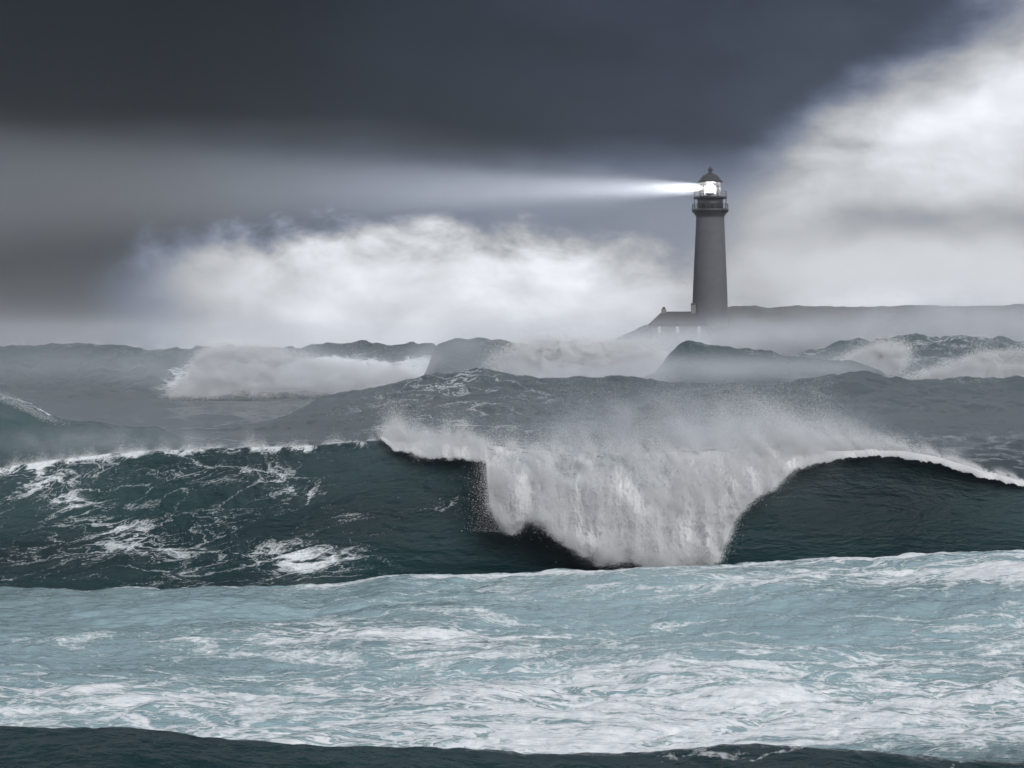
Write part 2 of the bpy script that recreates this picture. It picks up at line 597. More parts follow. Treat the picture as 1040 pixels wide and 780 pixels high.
def wave_patch(parent, pts, d, wf, wb, nx=500, nf=90, nb=40, power=2.2, foam_fn=None, aer_glow0=0.05, bend=0.0,
               rough=0.25, wob=2.0, name="wave_face", ends=0.12, chop=1.0):
    """One standing sea wave: crest line through the picture points at distance d, steep towards the viewer."""
    pts = np.array(pts, float)
    px = np.linspace(pts[0, 0], pts[-1, 0], nx)
    # smooth interpolation of the crest
    py = np.interp(px, pts[:, 0], pts[:, 1])
    k = max(3, int(nx * 0.006) | 1)
    pyp = np.pad(py, k, mode='edge')
    py = np.convolve(pyp, np.hanning(2 * k + 1) / np.hanning(2 * k + 1).sum(), mode='valid')
    u = np.linspace(0, 1, nx)
    x0 = (px - 520) / FPX * d
    yc = d + bend * (u - 0.5) * 2 + wob * fbm(x0 / (wf * 1.2), 3.3, octs=3)
    zc = H - (py - 352) / FPX * d + rough * (0.8 * fbm(x0 / (wf * 0.22), 8.8, octs=4) + 0.9 * (fbm(x0 / (wf * 0.35), 2.8, octs=4, ridge=True) - 1.0))
    tap = smooth(0, ends, u) * smooth(1, 1 - ends, u)
    sf = np.linspace(1, 0, nf, endpoint=False)
    sb = np.linspace(0, 1, nb)
    prof = np.concatenate([(1 - sf) ** power, (1 - smooth(0, 1, sb)) * 1.0])
    off = np.concatenate([-sf * wf, sb * wb])
    x = np.repeat(x0[None], len(off), 0)
    yy = yc[None] + off[:, None]
    # fan sideways so that the patch keeps its place in depth
    ch, dx, dy = surf(x, yy, chop)
    zb = ch
    pr = prof[:, None]
    zz = zb * (1 - 0.35 * pr) + (zc * tap)[None] * pr
    zz += pr * (1 - pr) * 4 * rough * 0.8 * fbm(x / (wf * 0.25), yy / (wf * 0.12), octs=4)
    st = (x + 1.1 * off[:, None])
    zz += smooth(0.02, 0.35, pr) * rough * 0.28 * fbm(st / (wf * 0.10), yy / (wf * 0.45), 6.0, octs=4, ridge=True)
    zz += smooth(0.0, 0.3, pr) * rough * (0.32 * C2.height(x / 3.0, yy / 3.0) + 0.30 * C1.height(x * 0.8, yy * 0.8))
    edge = np.minimum(np.concatenate([1 - sf, 1 - sb])[:, None] / 0.06, np.minimum(u, 1 - u)[None] / 0.03)
    zz -= 0.35 * (1 - np.clip(edge, 0, 1))
    fo = foam_fn(px[None] + 0 * x, pr + 0 * x, off[:, None] + 0 * x) if foam_fn else 0.08 + 0 * x
    face_aer_glow = aer_glow0 * (0.4 + 0.9 * pr ** 2) + 0 * x  # paler towards the crest: light through thin water put into the colour
    V = np.stack([x + dx, yy + dy, zz], -1).reshape(-1, 3)
    return mesh_arrays(name, V, grid_faces(*x.shape), M_WATER, parent, {'foam': np.clip(fo, 0, 1), 'aer': face_aer_glow,
                        'fu': x, 'fv': np.cumsum(np.vstack([0 * x[:1], np.hypot(np.diff(yy, axis=0), np.diff((zc * tap)[None] * pr, axis=0))]), 0) * 0.8 + d})


def poly_points(poly, n, blur, dens=None):
    poly = np.array(poly, float)
    lo, hi = poly.min(0), poly.max(0)
    res = []
    got = 0
    while got < n:
        p = rng.uniform(lo, hi, size=(n * 3, 2))
        a, b = poly, np.roll(poly, -1, 0)
        ins = np.zeros(len(p), bool)
        for (x1, y1), (x2, y2) in zip(a, b):
            c = (y1 > p[:, 1]) != (y2 > p[:, 1])
            with np.errstate(divide='ignore', invalid='ignore'):
                ins ^= c & (p[:, 0] < (x2 - x1) * (p[:, 1] - y1) / (y2 - y1) + x1)
        p = p[ins]
        if dens is not None:
            p = p[rng.random(len(p)) < dens(p[:, 0], p[:, 1])]
        res.append(p)
        got += len(p)
    p = np.concatenate(res)[:n]
    return p + rng.normal(size=p.shape) * np.array(blur)


def spray_cloud(parent, poly, d, n, r, blur=(5, 4), depth=5.0, dens=None, name="spray", tail=0.35, tail_px=14):
    """White water thrown up: drops filling a body several metres deep, thinning upwards into mist."""
    billow = lambda x, y: np.clip(0.7 + 1.0 * fbm(x / 26.0, y / 15.0, d * 0.1, octs=4), 0.12, 1)
    p = poly_points(poly, n, blur, dens or billow)
    up = rng.random(n) < tail
    p[up, 1] -= rng.exponential(tail_px, up.sum()) * np.clip(0.6 + 1.6 * fbm(p[up, 0] / 18.0, 1.7, octs=3), 0.1, 2)
    p[up, 0] += rng.normal(size=up.sum()) * tail_px * 0.7
    bill = fbm(p[:, 0] / 14.0, p[:, 1] / 9.0, d, octs=3)
    dd = d - depth * (0.5 + 0.4 * bill) - rng.exponential(depth * 0.25, n)
    x, y, z = at(p[:, 0], p[:, 1], dd)
    keep = z > 0.1
    rad = r * rng.uniform(0.6, 1.3, n)
    rad[up] *= 0.75
    return droplets(name, np.stack([x, y, z], 1)[keep], rad[keep], M_DROP, parent)


def crest_fringe(parent, pts, d, n, r, h):
    """Wind-torn drops standing above a far crest."""
    pts = np.array(pts, float)
    p = rng.uniform(pts[0, 0], pts[-1, 0], n)
    tuft = np.clip(0.15 + 1.7 * fbm(p / 26.0, d * 0.3, octs=4), 0.0, 1.4)
    k = rng.random(n) < tuft
    p, tuft = p[k], tuft[k]
    x, y, z = at(p, np.interp(p, pts[:, 0], pts[:, 1]), d + rng.uniform(-1.5, 3, len(p)))
    z = z - 0.35 + rng.exponential(h, len(p)) * (0.3 + tuft)
    return droplets("crest_spray", np.stack([x + rng.normal(size=len(p)) * 0.3, y, z], 1), np.full(len(p), r), M_DROP, parent)


# --- the big breaker ---------------------------------------------------------
D_MAIN = 108.0
CREST = np.array([(-500, 500), (-250, 486), (-80, 480), (0, 476), (50, 468), (100, 462), (150, 460), (200, 457), (250, 455), (300, 454), (350, 450),
                  (390, 447), (430, 449), (500, 456), (560, 461), (640, 462), (700, 461), (760, 457), (800, 457), (840, 460),
                  (880, 460), (915, 460), (950, 466), (980, 475), (1010, 484), (1040, 491), (1100, 503), (1250, 520), (1600, 545)], float)


def crest_z(px):
    return H - (np.interp(px, CREST[:, 0], CREST[:, 1]) - 352) / FPX * D_MAIN


def crest_y(px):
    return D_MAIN + 1.2 * np.sin(px * 0.006 + 0.5) + 0.6 * np.sin(px * 0.017)


big = empty("breaking_wave", (0, D_MAIN - 4, 0),
            "huge dark green breaking wave across the middle with white foam pouring over its lip", "wave")

nx = 1300
px = np.linspace(-500, 1600, nx)
# denser columns inside the frame
px = np.concatenate([np.linspace(-500, -40, 150)[:-1], np.linspace(-40, 1080, 1150), np.linspace(1080, 1600, 150)[1:]])
nx = len(px)
x0 = (px - 520) / FPX * D_MAIN
zc = crest_z(px) + 0.10 * fbm(x0 * 0.8, 1.1, octs=4) * smooth(480, 380, px)
over = np.interp(px, [-500, 0, 250, 380, 430, 500, 780, 860, 960, 1040, 1150, 1600],
                 [-34, -30, -16, -8, 4, 12, 20, 24, 18, 4, -10, -30])
wf = np.interp(px, [-500, 0, 300, 500, 700, 900, 1100, 1600], [10, 9.5, 8.0, 6.5, 6.0, 6.2, 8, 10])
nv, nbk = 150, 60
v = np.linspace(0, 1, nv)
th = v[:, None] * np.radians(90 + over)[None]
amax = np.radians(90 + over)
zf = (1 - np.cos(th)) / (1 - np.cos(amax))[None]
yf = np.sin(th) / np.maximum(np.sin(np.minimum(amax, np.pi / 2)), 0.5)[None]
BASE = -0.6
yc = crest_y(px)
Zf = BASE + zf * (zc - BASE)[None]
Yf = (yc - wf)[None] + yf * wf[None]
Xf = np.repeat(x0[None], nv, 0)
arc = np.cumsum(np.concatenate([np.zeros((1, nx)), np.hypot(np.diff(Zf, axis=0), np.diff(Yf, axis=0))]), 0)
# chop running up the face, pushed along the face normal
nrm_y, nrm_z = -np.sin(th), np.cos(th)
amp = (0.2 + 0.8 * smooth(900, 250, px))[None] * (1 - 0.5 * v[:, None])
hgt = 0.14 * C1.height(Xf * 0.85 + 40, arc * 1.1 + 7) + 0.035 * C2.height(Xf + 0.7 * arc, arc * 0.8)
hgt += 0.22 * fbm(Xf * 0.16 + arc * 0.12, arc * 0.5, 2.2, octs=4)
hgt *= amp
hgt += 0.016 * C2.height(Xf * 0.7 + 0.6 * arc + 5, arc * 0.55)
Yf = Yf + nrm_y * hgt
Zf = Zf + nrm_z * hgt
# back of the wave
sb = np.linspace(0, 1, nbk + 1)[1:]
ytip, ztip = Yf[-1], Zf[-1]
Yb = ytip[None] + sb[:, None] * (30 + (yc - ytip))[None]
Xb = np.repeat(x0[None], nbk, 0)
sh = (1 - smooth(0.0, 1.0, sb))[:, None]
rise = 0.0
Zb = BASE + sh * (ztip - BASE)[None] + 0.25 * np.sin(np.pi * np.clip(sb * 6, 0, 1))[:, None] * smooth(0, 15, over)[None]
Zb += smooth(0, 0.25, sb)[:, None] * (0.15 * C1.height(Xb, Yb))
Xa, Ya, Za = np.vstack([Xf, Xb]), np.vstack([Yf, Yb]), np.vstack([Zf, Zb])
# foam drawn out on the face
PX = np.repeat(px[None], nv + nbk, 0)
PY = 352 + (H - Za) / Ya * FPX
VV = np.concatenate([v, np.ones(nbk)])[:, None] + 0 * PX
fo = 0.05 + 0 * PX
band = g1(PY - (505 + (PX - 60) * 0.55), 0, 24) * smooth(-80, 60, PX) * smooth(260, 170, PX)
fo += 0.20 * band
fo += 0.20 * g1(PY - (492 + (PX - 290) * 0.42), 0, 16) * g1(PX, 320, 60)
fo += 0.36 * g1(PX, 325, 65) * g1(PY, 570, 19)
fo += 0.18 * g1(PY - 512, 0, 9) * g1(PX, 450, 40)
fo += 0.16 * g1(PX, 190, 120) * g1(PY, 482, 14)
fo += 0.11 * smooth(420, 200, PX) * smooth(0.05, 0.3, VV) + 0.08 * smooth(560, 420, PX)
fo += 0.6 * smooth(0.96, 1.0, VV) * smooth(460, 330, PX) * np.clip(0.45 + 1.5 * fbm(PX / 30.0, 0.7, octs=4), 0, 1)
fo += 0.6 * smooth(0.975, 1.0, VV) * smooth(820, 900, PX)
fo = np.where(np.arange(nv + nbk)[:, None] >= nv, 0.25 * np.exp(-(np.arange(nv + nbk)[:, None] - nv) / 12.0) + 0.15, fo)
fo *= 1 - 0.75 * smooth(640, 760, PX) * (VV < 0.96)
ARC = np.vstack([arc, arc[-1] + (Yb - ytip[None])])
face_aer_glow = 0.02 + 0.055 * smooth(0.55, 1.0, VV) + 0.0 * PX  # upper face tinted paler for light passing through the crest
mesh_arrays("wave_face", np.stack([Xa, Ya, Za], -1).reshape(-1, 3), grid_faces(*Xa.shape), M_WATER, big,
            {'foam': np.clip(fo, 0, 1), 'aer': face_aer_glow, 'fu': 1.8 * (Xa - 0.8 * ARC), 'fv': 1.8 * ARC})

# the lip falling forward as a white curtain
TOPC = np.array([(385, 448), (430, 450), (500, 456), (560, 461), (690, 462), (760, 456), (830, 457), (880, 458), (930, 462), (980, 475), (1045, 492)], float)
BOTC = np.array([(385, 449), (400, 461), (430, 471), (470, 469), (494, 473), (498, 520), (508, 534), (520, 540), (530, 533), (541, 529), (555, 539), (575, 552),
                 (610, 562), (640, 569), (690, 571), (717, 566), (722, 548), (740, 520), (770, 495), (800, 477), (830, 468),
                 (860, 463), (900, 465), (940, 471), (980, 483), (1045, 497)], float)
ncl = 1250
pl = np.linspace(387, 1042, ncl)
yt = np.interp(pl, TOPC[:, 0], TOPC[:, 1])
yb = np.interp(pl, BOTC[:, 0], BOTC[:, 1]) + 7.0 * fbm(pl / 20.0, 0.4, octs=5, gain=0.62) * (0.45 + 0.55 * smooth(470, 500, pl)) * smooth(388, 410, pl) * smooth(830, 760, pl) + 3.2 * fbm(pl / 7.0, 0.4, octs=4, gain=0.6)
yb = np.maximum(yb, yt + 1.0)
drop = (yb - yt) / FPX * D_MAIN
throw = np.interp(pl, [387, 480, 500, 600, 720, 760, 830, 1045], [0.5, 0.9, 1.8, 3.4, 3.6, 2.6, 0.9, 0.4]) * (1 + 0.35 * fbm(pl / 22.0, 6.6, octs=3))
lip_y = np.interp(pl, px, ytip)
lip_z = np.interp(pl, px, ztip)
nt_ = 190
t = np.linspace(0, 1.12, nt_)[:, None]
tt = np.minimum(t, 1.0)
Yl = lip_y[None] + 0.4 * (1 - tt) ** 2 - throw[None] * (1 - (1 - tt) ** 1.8) + np.maximum(t - 1, 0) * 9.0
Zl = lip_z[None] + 0.15 - drop[None] * tt ** 1.25 + np.maximum(t - 1, 0) * 2.5
Xl = np.repeat(((pl - 520) / FPX * D_MAIN)[None], nt_, 0)
big_b = np.clip(drop / 4.0, 0.14, 1)[None]
bil = fbm(Xl * 0.55, Zl * 0.35, Yl * 0.4, octs=5, gain=0.55)
fine = fbm(Xl * 2.2, Zl * 1.1, 3.0, octs=4, gain=0.6, ridge=True)
fine2 = fbm(Xl * 5.0, Zl * 2.4, 9.0, octs=3, gain=0.6)
disp = big_b * (1.15 * bil + 0.22 * (fine - 0.6) + 0.16 * fine2) * (0.25 + 0.75 * tt)
puffs = np.abs(fbm(Xl * 0.8, Zl * 0.8, Yl * 0.8, octs=4, gain=0.6))
disp = disp + big_b * 0.9 * puffs * smooth(0.55, 0.9, tt)
roll = 0.7 * big_b * np.exp(-((tt - 0.93) / 0.10) ** 2)
Yl = Yl - disp - roll
Zl = Zl + 0.35 * disp
thin = np.clip(0.35 + 0.75 * smooth(0.15, 0.75, tt) + 0.25 * (1 - g1(pl, 615, 75)[None]) + 0.6 * bil, 0, 1.2)
thin = np.maximum(thin, 0.7 * (1 - smooth(0, 40, (yb - yt)))[None])
lip = mesh_arrays("falling_lip", np.stack([Xl, Yl, Zl], -1).reshape(-1, 3), grid_faces(nt_, ncl, flip=True), M_FOAM, big, {'foam': thin})

# spray: drops hugging the curtain, plumes torn off the crest, fine veil above
N1 = 560000
ci = rng.choice(ncl, N1, p=(drop + 0.25) / (drop + 0.25).sum())
ri = np.clip((rng.beta(2.1, 1.0, N1) * (nt_ * 0.93)).astype(int), 0, nt_ - 1)
P1 = np.stack([Xl[ri, ci], Yl[ri, ci], Zl[ri, ci]], 1)
dens = np.clip(0.5 + 1.3 * fbm(P1[:, 0] * 0.9, P1[:, 2] * 0.35, 5.0, octs=4), 0.02, 1)
k = rng.random(N1) < dens
P1 = P1[k]
lo = rng.exponential(0.22, len(P1)) * np.clip(drop[ci[k]] / 3, 0.12, 1.3)
P1[:, 1] -= lo
P1[:, 2] += np.abs(rng.normal(size=len(P1))) * lo * 0.9
P1[:, 0] += rng.normal(size=len(P1)) * lo * 0.5
R1 = np.exp(rng.normal(-4.25, 0.25, len(P1)))
# plumes
pts, rad = [P1], [R1]
npl = 640
for i in range(npl):
    p0 = rng.uniform(392, 1040) if i > 260 else (rng.uniform(520, 880) if i > 100 else rng.uniform(388, 500))
    hmax = np.interp(p0, [390, 440, 520, 600, 700, 780, 850, 900, 960, 1040], [1.6, 1.2, 1.0, 1.8, 3.2, 3.4, 2.6, 1.5, 0.7, 0.35])
    hgt = hmax * rng.gamma(2.0, 0.34)
    n = int(620 * (0.4 + hgt))
    c = np.interp(p0, pl, np.arange(ncl)).astype(int)
    start = rng.uniform(0, 0.5) if p0 < 840 else 0.0
    rr = int(start * nt_)
    b = np.array([Xl[rr, c], Yl[rr, c], Zl[rr, c]])
    s = rng.beta(1.0, 2.4, n)
    lean = rng.normal(-0.25, 0.35) if p0 < 820 else rng.normal(-0.9, 0.4)
    wid = (0.05 + 0.22 * s) * (0.5 + hgt * 0.5)
    q = np.stack([b[0] + lean * hgt * s + rng.normal(size=n) * wid,
                  b[1] + 2.2 * hgt * s * s + rng.normal(size=n) * wid * 1.5,
                  b[2] + hgt * s - 0.3 * rr / nt_ + rng.normal(size=n) * wid * 0.6], 1)
    pts.append(q)
    rad.append(np.exp(rng.normal(-4.5, 0.25, n)) * (1 - 0.3 * s))
# veil
N3 = 150000
p3 = rng.triangular(400, 740, 980, N3)
hh = rng.exponential(0.9, N3) * np.interp(p3, [390, 520, 700, 800, 900, 1000], [0.5, 0.6, 1.15, 1.2, 0.7, 0.25])
dn = np.clip(0.45 + 1.4 * fbm(p3 / 30.0, hh * 0.35, 6.0, octs=4), 0.02, 1)
k = rng.random(N3) < dn
p3, hh = p3[k], hh[k]
pts.append(np.stack([(p3 - 520) / FPX * D_MAIN, crest_y(p3) + 1 + rng.exponential(2.5, len(p3)), crest_z(p3) - 0.2 + hh], 1))
rad.append(np.full(len(p3), 0.010))
# thin fringe blown off the unbroken crest on the left
N4 = 40000
p4 = rng.uniform(-60, 400, N4)
fr4 = np.clip(0.35 + 1.6 * fbm(p4 / 22.0, 2.2, octs=4), 0.03, 1.3)
k = rng.random(N4) < fr4
p4, fr4 = p4[k], fr4[k]
pts.append(np.stack([(p4 - 520) / FPX * D_MAIN, np.interp(p4, px, ytip) + rng.uniform(-0.1, 1.5, len(p4)),
                     np.interp(p4, px, ztip) + rng.exponential(0.22, len(p4)) * fr4 - 0.05], 1))
rad.append(np.full(len(p4), 0.012))
# droplets breaking away at the left hook of the curtain
N5 = 7000
p5 = rng.normal(505, 12, N5)
y5 = rng.uniform(470, 540, N5)
X5, _, Z5 = at(p5, y5, 106.0)
N7 = 90000
c7 = rng.choice(ncl, N7, p=np.clip(drop - 0.6, 0, 9) / np.clip(drop - 0.6, 0, 9).sum())
r7 = np.clip((nt_ * rng.normal(0.84, 0.07, N7)).astype(int), 0, nt_ - 1)
f7 = rng.exponential(0.35, N7) * np.clip(0.5 + 2.0 * fbm(Xl[r7, c7] * 0.9, 0.3, octs=4), 0.05, 2)
P7 = np.stack([Xl[r7, c7] + rng.normal(size=N7) * 0.15, Yl[r7, c7] - f7, Zl[r7, c7] + np.abs(rng.normal(size=N7)) * f7 * 0.5 - f7 * 0.25], 1)
pts.append(P7)
rad.append(np.full(N7, 0.013))
N6 = 34000
p6 = rng.uniform(470, 860, N6)
pts.append(np.stack([(p6 - 520) / FPX * D_MAIN, np.interp(p6, pl, Yl[0]) + rng.normal(size=N6) * 0.35, np.interp(p6, pl, Zl[0]) - 0.15 + rng.normal(size=N6) * 0.32 * (1 + fbm(p6 / 18.0, 4.0, octs=3))], 1))
rad.append(np.full(N6, 0.013))
pts.append(np.stack([X5, 105.6 + rng.normal(size=N5) * 0.4, Z5], 1))
rad.append(np.exp(rng.normal(-4.4, 0.25, N5)))
droplets("spray", np.concatenate(pts), np.concatenate(rad), M_DROP, big)

# --- dark swell at the very bottom of the view -------------------------------
sw = empty("swell", (0, 49, 0), "smooth dark swell running along the bottom edge, free of foam", "wave")
wave_patch(sw, [(-700, 744), (-200, 742), (0, 742), (100, 742), (180, 745), (230, 752), (290, 757), (380, 763), (480, 766), (600, 768), (700, 768), (830, 766), (920, 769),
                (1040, 771), (1300, 776), (1700, 780)], 49.0, 9.0, 5.0, nx=900, nf=120, nb=50, power=1.5, foam_fn=lambda p, r, o: 0.25 * smooth(450, 700, p) * smooth(-4.0, -0.5, o) + 0.0 * p,
           aer_glow0=0.0, rough=0.05, wob=0.35, ends=0.05)

# --- small green crest at the left edge --------------------------------------
w = empty("cresting_wave", (-48, 210, 0), "small green peaking wave cut by the left edge, foam along its crest", "wave")
wave_patch(w, [(-420, 440), (-260, 405), (-120, 392), (-40, 395), (0, 401), (25, 409), (45, 421), (70, 429), (110, 434), (170, 440), (230, 447)], 212.0, 20.0, 16.0,
           nx=420, foam_fn=lambda p, r, o: 0.08 + 0.5 * smooth(0.95, 1.0, r) * (o <= 0) * smooth(90, 30, p), aer_glow0=0.14, rough=0.25, wob=1.2)
spray_cloud(w, [(-120, 392), (-40, 394), (0, 400), (26, 409), (46, 423), (72, 431), (46, 427), (0, 406), (-60, 399)], 211.0, 6000, 0.025, (2.5, 1.5), 1.0, tail_px=5,
            dens=lambda x, y: np.ones_like(x))

# --- broad swell in the middle distance --------------------------------------
w = empty("swell", (-5, 292, 0), "broad grey rippled swell rising to a peak left of centre behind the big breaker", "wave")
wave_patch(w, [(250, 425), (330, 404), (380, 393), (430, 384.5), (465, 378), (490, 374), (510, 376.5), (530, 380), (560, 383), (640, 386), (720, 389), (800, 396), (900, 410)],
           300.0, 52.0, 20.0, nx=800, nf=200, power=1.7, foam_fn=lambda p, r, o: 0.17 + 0.14 * g1(p, 470, 120), aer_glow0=0.03, rough=0.42, wob=5.0)
crest_fringe(w, [(380, 393), (430, 384.5), (465, 378), (490, 374), (530, 380), (640, 386), (720, 389)], 300.0, 14000, 0.035, 0.45)

# --- low dark-crested swell on the right --------------------------------------
w = empty("swell", (58, 322, 0), "low dark crested swell on the right below the far white water", "wave")
wave_patch(w, [(690, 410), (760, 396), (800, 389), (835, 384), (868, 379), (880, 378.5), (900, 383), (925, 386.5), (970, 387), (1010, 385), (1060, 386), (1140, 384), (1300, 396)],
           328.0, 40.0, 16.0, nx=640, nf=150, power=1.9, foam_fn=lambda p, r, o: 0.14 + 0 * p, aer_glow0=0.05, rough=0.36, wob=3.5)
crest_fringe(w, [(800, 389), (835, 384), (868, 379), (900, 383), (970, 387), (1060, 386)], 328.0, 12000, 0.035, 0.45)

# --- far breaker on the left ---------------------------------------------------
w = empty("breaking_wave", (-60, 425, 0), "far breaking wave left of centre, dark peak beside a long slope of white water", "wave",
          "breaking waves in the distance")
wave_patch(w, [(-330, 356), (-120, 354), (0, 354), (50, 353), (85, 351), (105, 347.5), (118, 347.5), (135, 351), (165, 353), (195, 353), (215, 350), (250, 349), (290, 351), (330, 349),
               (370, 349.5), (420, 351.5), (455, 350), (490, 356), (530, 366)], 430.0, 30.0, 20.0, nx=700, nf=90, power=1.5,
           foam_fn=lambda p, r, o: 0.10 + 0.7 * smooth(150, 210, p) * smooth(480, 420, p) * smooth(0.9, 0.6, r) * smooth(0.08, 0.3, r), aer_glow0=0.06, rough=0.6, wob=3.0)
spray_cloud(w, [(166, 404), (185, 385), (203, 358), (220, 350), (260, 351), (290, 357), (340, 369), (400, 372), (430, 384), (395, 396), (300, 403), (220, 406)], 412.0, 190000, 0.065,
            (4, 3), 8.0, tail=0.22, tail_px=10)
crest_fringe(w, [(-60, 354), (85, 351), (115, 347.5), (135, 351), (195, 353), (215, 350), (290, 351), (370, 349.5), (450, 350)], 430.0, 26000, 0.05, 0.7)

# --- curling breaker left of the lighthouse -------------------------------------
w = empty("breaking_wave", (2, 395, 0), "far curling breaker with a dark hollow, half lost in white spray left of the lighthouse", "wave",
          "breaking waves in the distance")
wave_patch(w, [(405, 385), (432, 366), (445, 349), (462, 343.5), (485, 344.5), (520, 349), (560, 351), (620, 354), (680, 362), (740, 375)], 395.0, 22.0, 18.0, nx=460, nf=90,
           power=1.15, foam_fn=lambda p, r, o: 0.08 + 0.8 * smooth(500, 560, p), aer_glow0=0.04, rough=0.3, wob=2.0)
spray_cloud(w, [(500, 372), (520, 352), (560, 347), (620, 351), (680, 358), (668, 372), (640, 384), (560, 384)], 372.0, 150000, 0.065, (9, 5), 9.0, tail=0.35, tail_px=10)
crest_fringe(w, [(445, 349), (462, 343.5), (485, 344.5), (520, 349), (620, 354)], 395.0, 14000, 0.05, 0.9)

# --- dark hump in front of the lighthouse ----------------------------------------
w = empty("swell", (32, 345, 0), "dark teal humped wave standing in mist just in front of the lighthouse islet", "wave")
wave_patch(w, [(600, 402), (640, 391), (666, 377), (681, 359), (691, 349.5), (700, 346.5), (713, 350), (745, 357), (790, 361), (850, 366), (930, 380)], 350.0, 24.0, 22.0, nx=420, nf=90,
           power=1.5, foam_fn=lambda p, r, o: 0 * p, aer_glow0=0.05, rough=0.36, wob=2.0)
crest_fringe(w, [(672, 368), (689, 349), (699, 345.5), (712, 348.5), (745, 356), (790, 361)], 350.0, 9000, 0.04, 0.6)

# --- far white water on the right --------------------------------------------------
w = empty("breaking_wave", (75, 415, 0), "far wave on the right breaking into two drifts of white spray", "wave",
          "breaking waves in the distance")
wave_patch(w, [(760, 372), (830, 357), (870, 348), (905, 345), (945, 344.5), (985, 345), (1040, 348), (1110, 350), (1250, 366)], 420.0, 28.0, 20.0, nx=520, nf=90, power=1.4,
           foam_fn=lambda p, r, o: 0.3 + 0 * p, aer_glow0=0.10, rough=0.6, wob=3.0)
spray_cloud(w, [(846, 380), (868, 360), (900, 347), (922, 352), (918, 366), (905, 380)], 400.0, 65000, 0.065, (6, 3), 7.0, tail=0.25, tail_px=9)
spray_cloud(w, [(912, 387), (955, 374), (1000, 360), (1050, 354), (1110, 356), (1110, 390), (980, 389)], 396.0, 150000, 0.065, (6, 3), 7.0, tail=0.25, tail_px=9)
crest_fringe(w, [(830, 357), (870, 348), (905, 345), (985, 345), (1040, 348), (1110, 350)], 420.0, 22000, 0.05, 1.0)

# ------------------------------------------------------------------ islet and headland
D_ISL = 520.0
S = D_ISL / FPX                                   # metres per picture unit at the islet
nx, ny = 420, 160
x = np.linspace((560 - 520) * S, (980 - 520) * S, nx)
y = np.linspace(488, 585, ny)
X, Y = np.meshgrid(x, y)
px = 520 + X / S
ridge = np.interp(px, [560, 585, 605, 615, 625, 640, 648, 656, 663, 690, 720, 760, 790, 830, 880, 980],
                  [4, 9, 13, 13.2, 13.4, 15.5, 16.6, 17.6, 18.0, 17.0, 17.6, 17.2, 15, 11, 7, 1])
cut = smooth(664, 668, px) * smooth(732, 720, px)
front = smooth(489, 511, Y)
step = np.where(Y < 508.5, np.minimum(1, (14.2 / np.maximum(ridge, 1))), 1)
ridge = ridge * (1 - cut + cut * step)
Z = ridge * front * smooth(585, 540, Y) - 1.0
nz = fbm(X * 0.10, Y * 0.10, 1.0, octs=6, gain=0.55, ridge=True) - 0.9
Z += nz * 1.1 * smooth(0, 6, ridge) * (1 - 0.9 * cut * smooth(504, 508, Y))
islet = mesh_arrays("islet", np.stack([X, Y, Z], -1).reshape(-1, 3), grid_faces(*X.shape), M_ROCK)
tag(islet, "low rocky islet sloping up to the lighthouse", "islet", kind="structure")

D_H = 1700.0
nx, ny = 500, 60
px = np.linspace(690, 1500, nx)
x = (px - 520) / FPX * D_H
y = np.linspace(D_H - 120, D_H + 200, ny)
X, Y = np.meshgrid(x, y)
zr = H - (np.interp(px, [690, 715, 735, 748, 770, 785, 800, 830, 870, 920, 980, 1040, 1200, 1500],
                    [350, 330, 313, 311, 310, 312.5, 310.5, 311, 312, 310, 311, 309, 305, 330]) - 352) / FPX * D_H
Z = zr[None] * smooth(D_H - 120, D_H, Y) * smooth(D_H + 200, D_H + 60, Y) - 2
Z += 3.0 * (fbm(X * 0.02, Y * 0.02, 4.0, octs=6, ridge=True) - 0.9) * np.clip(Z / 20, 0, 1)
hl = mesh_arrays("headland", np.stack([X, Y, Z], -1).reshape(-1, 3), grid_faces(*X.shape), M_HILL)
tag(hl, "long low headland fading into the haze behind the lighthouse", "headland", kind="structure")


# ------------------------------------------------------------------ lighthouse
def lathe(name, prof, mat, parent, loc, segs=48, caps=True, smooth_=True):
    bm = bmesh.new()
    rings = []
    for r, zz in prof:
        rings.append([bm.verts.new((r * math.cos(2 * math.pi * i / segs), r * math.sin(2 * math.pi * i / segs), zz)) for i in range(segs)])
    for a, b in zip(rings[:-1], rings[1:]):
        for i in range(segs):
            f = bm.faces.new((a[i], a[(i + 1) % segs], b[(i + 1) % segs], b[i]))
            f.smooth = smooth_
    if caps:
        bm.faces.new(list(reversed(rings[0])))
        bm.faces.new(rings[-1])
    me = bpy.data.meshes.new(name)
    bm.to_mesh(me)
    bm.free()
    o = link_mesh(name, me, mat)
    o.location = loc
    if parent:
        bpy.context.view_layer.update()
        o.parent = parent
        o.matrix_parent_inverse = parent.matrix_world.inverted()
    return o


def bars(name, segs_list, mat, parent, r=0.05, sides=8):
    """Round bars between pairs of points, one mesh."""
    bm = bmesh.new()
    from mathutils import Vector, Matrix
    for p, q, rr in segs_list:
        p, q = Vector(p), Vector(q)
        d = q - p
        mtx = Matrix.Translation((p + q) / 2) @ d.to_track_quat('Z', 'Y').to_matrix().to_4x4()
        bmesh.ops.create_cone(bm, cap_ends=True, segments=sides, radius1=rr, radius2=rr, depth=d.length, matrix=mtx)
    me = bpy.data.meshes.new(name)
    bm.to_mesh(me)
    bm.free()
    return link_mesh(name, me, mat, parent)


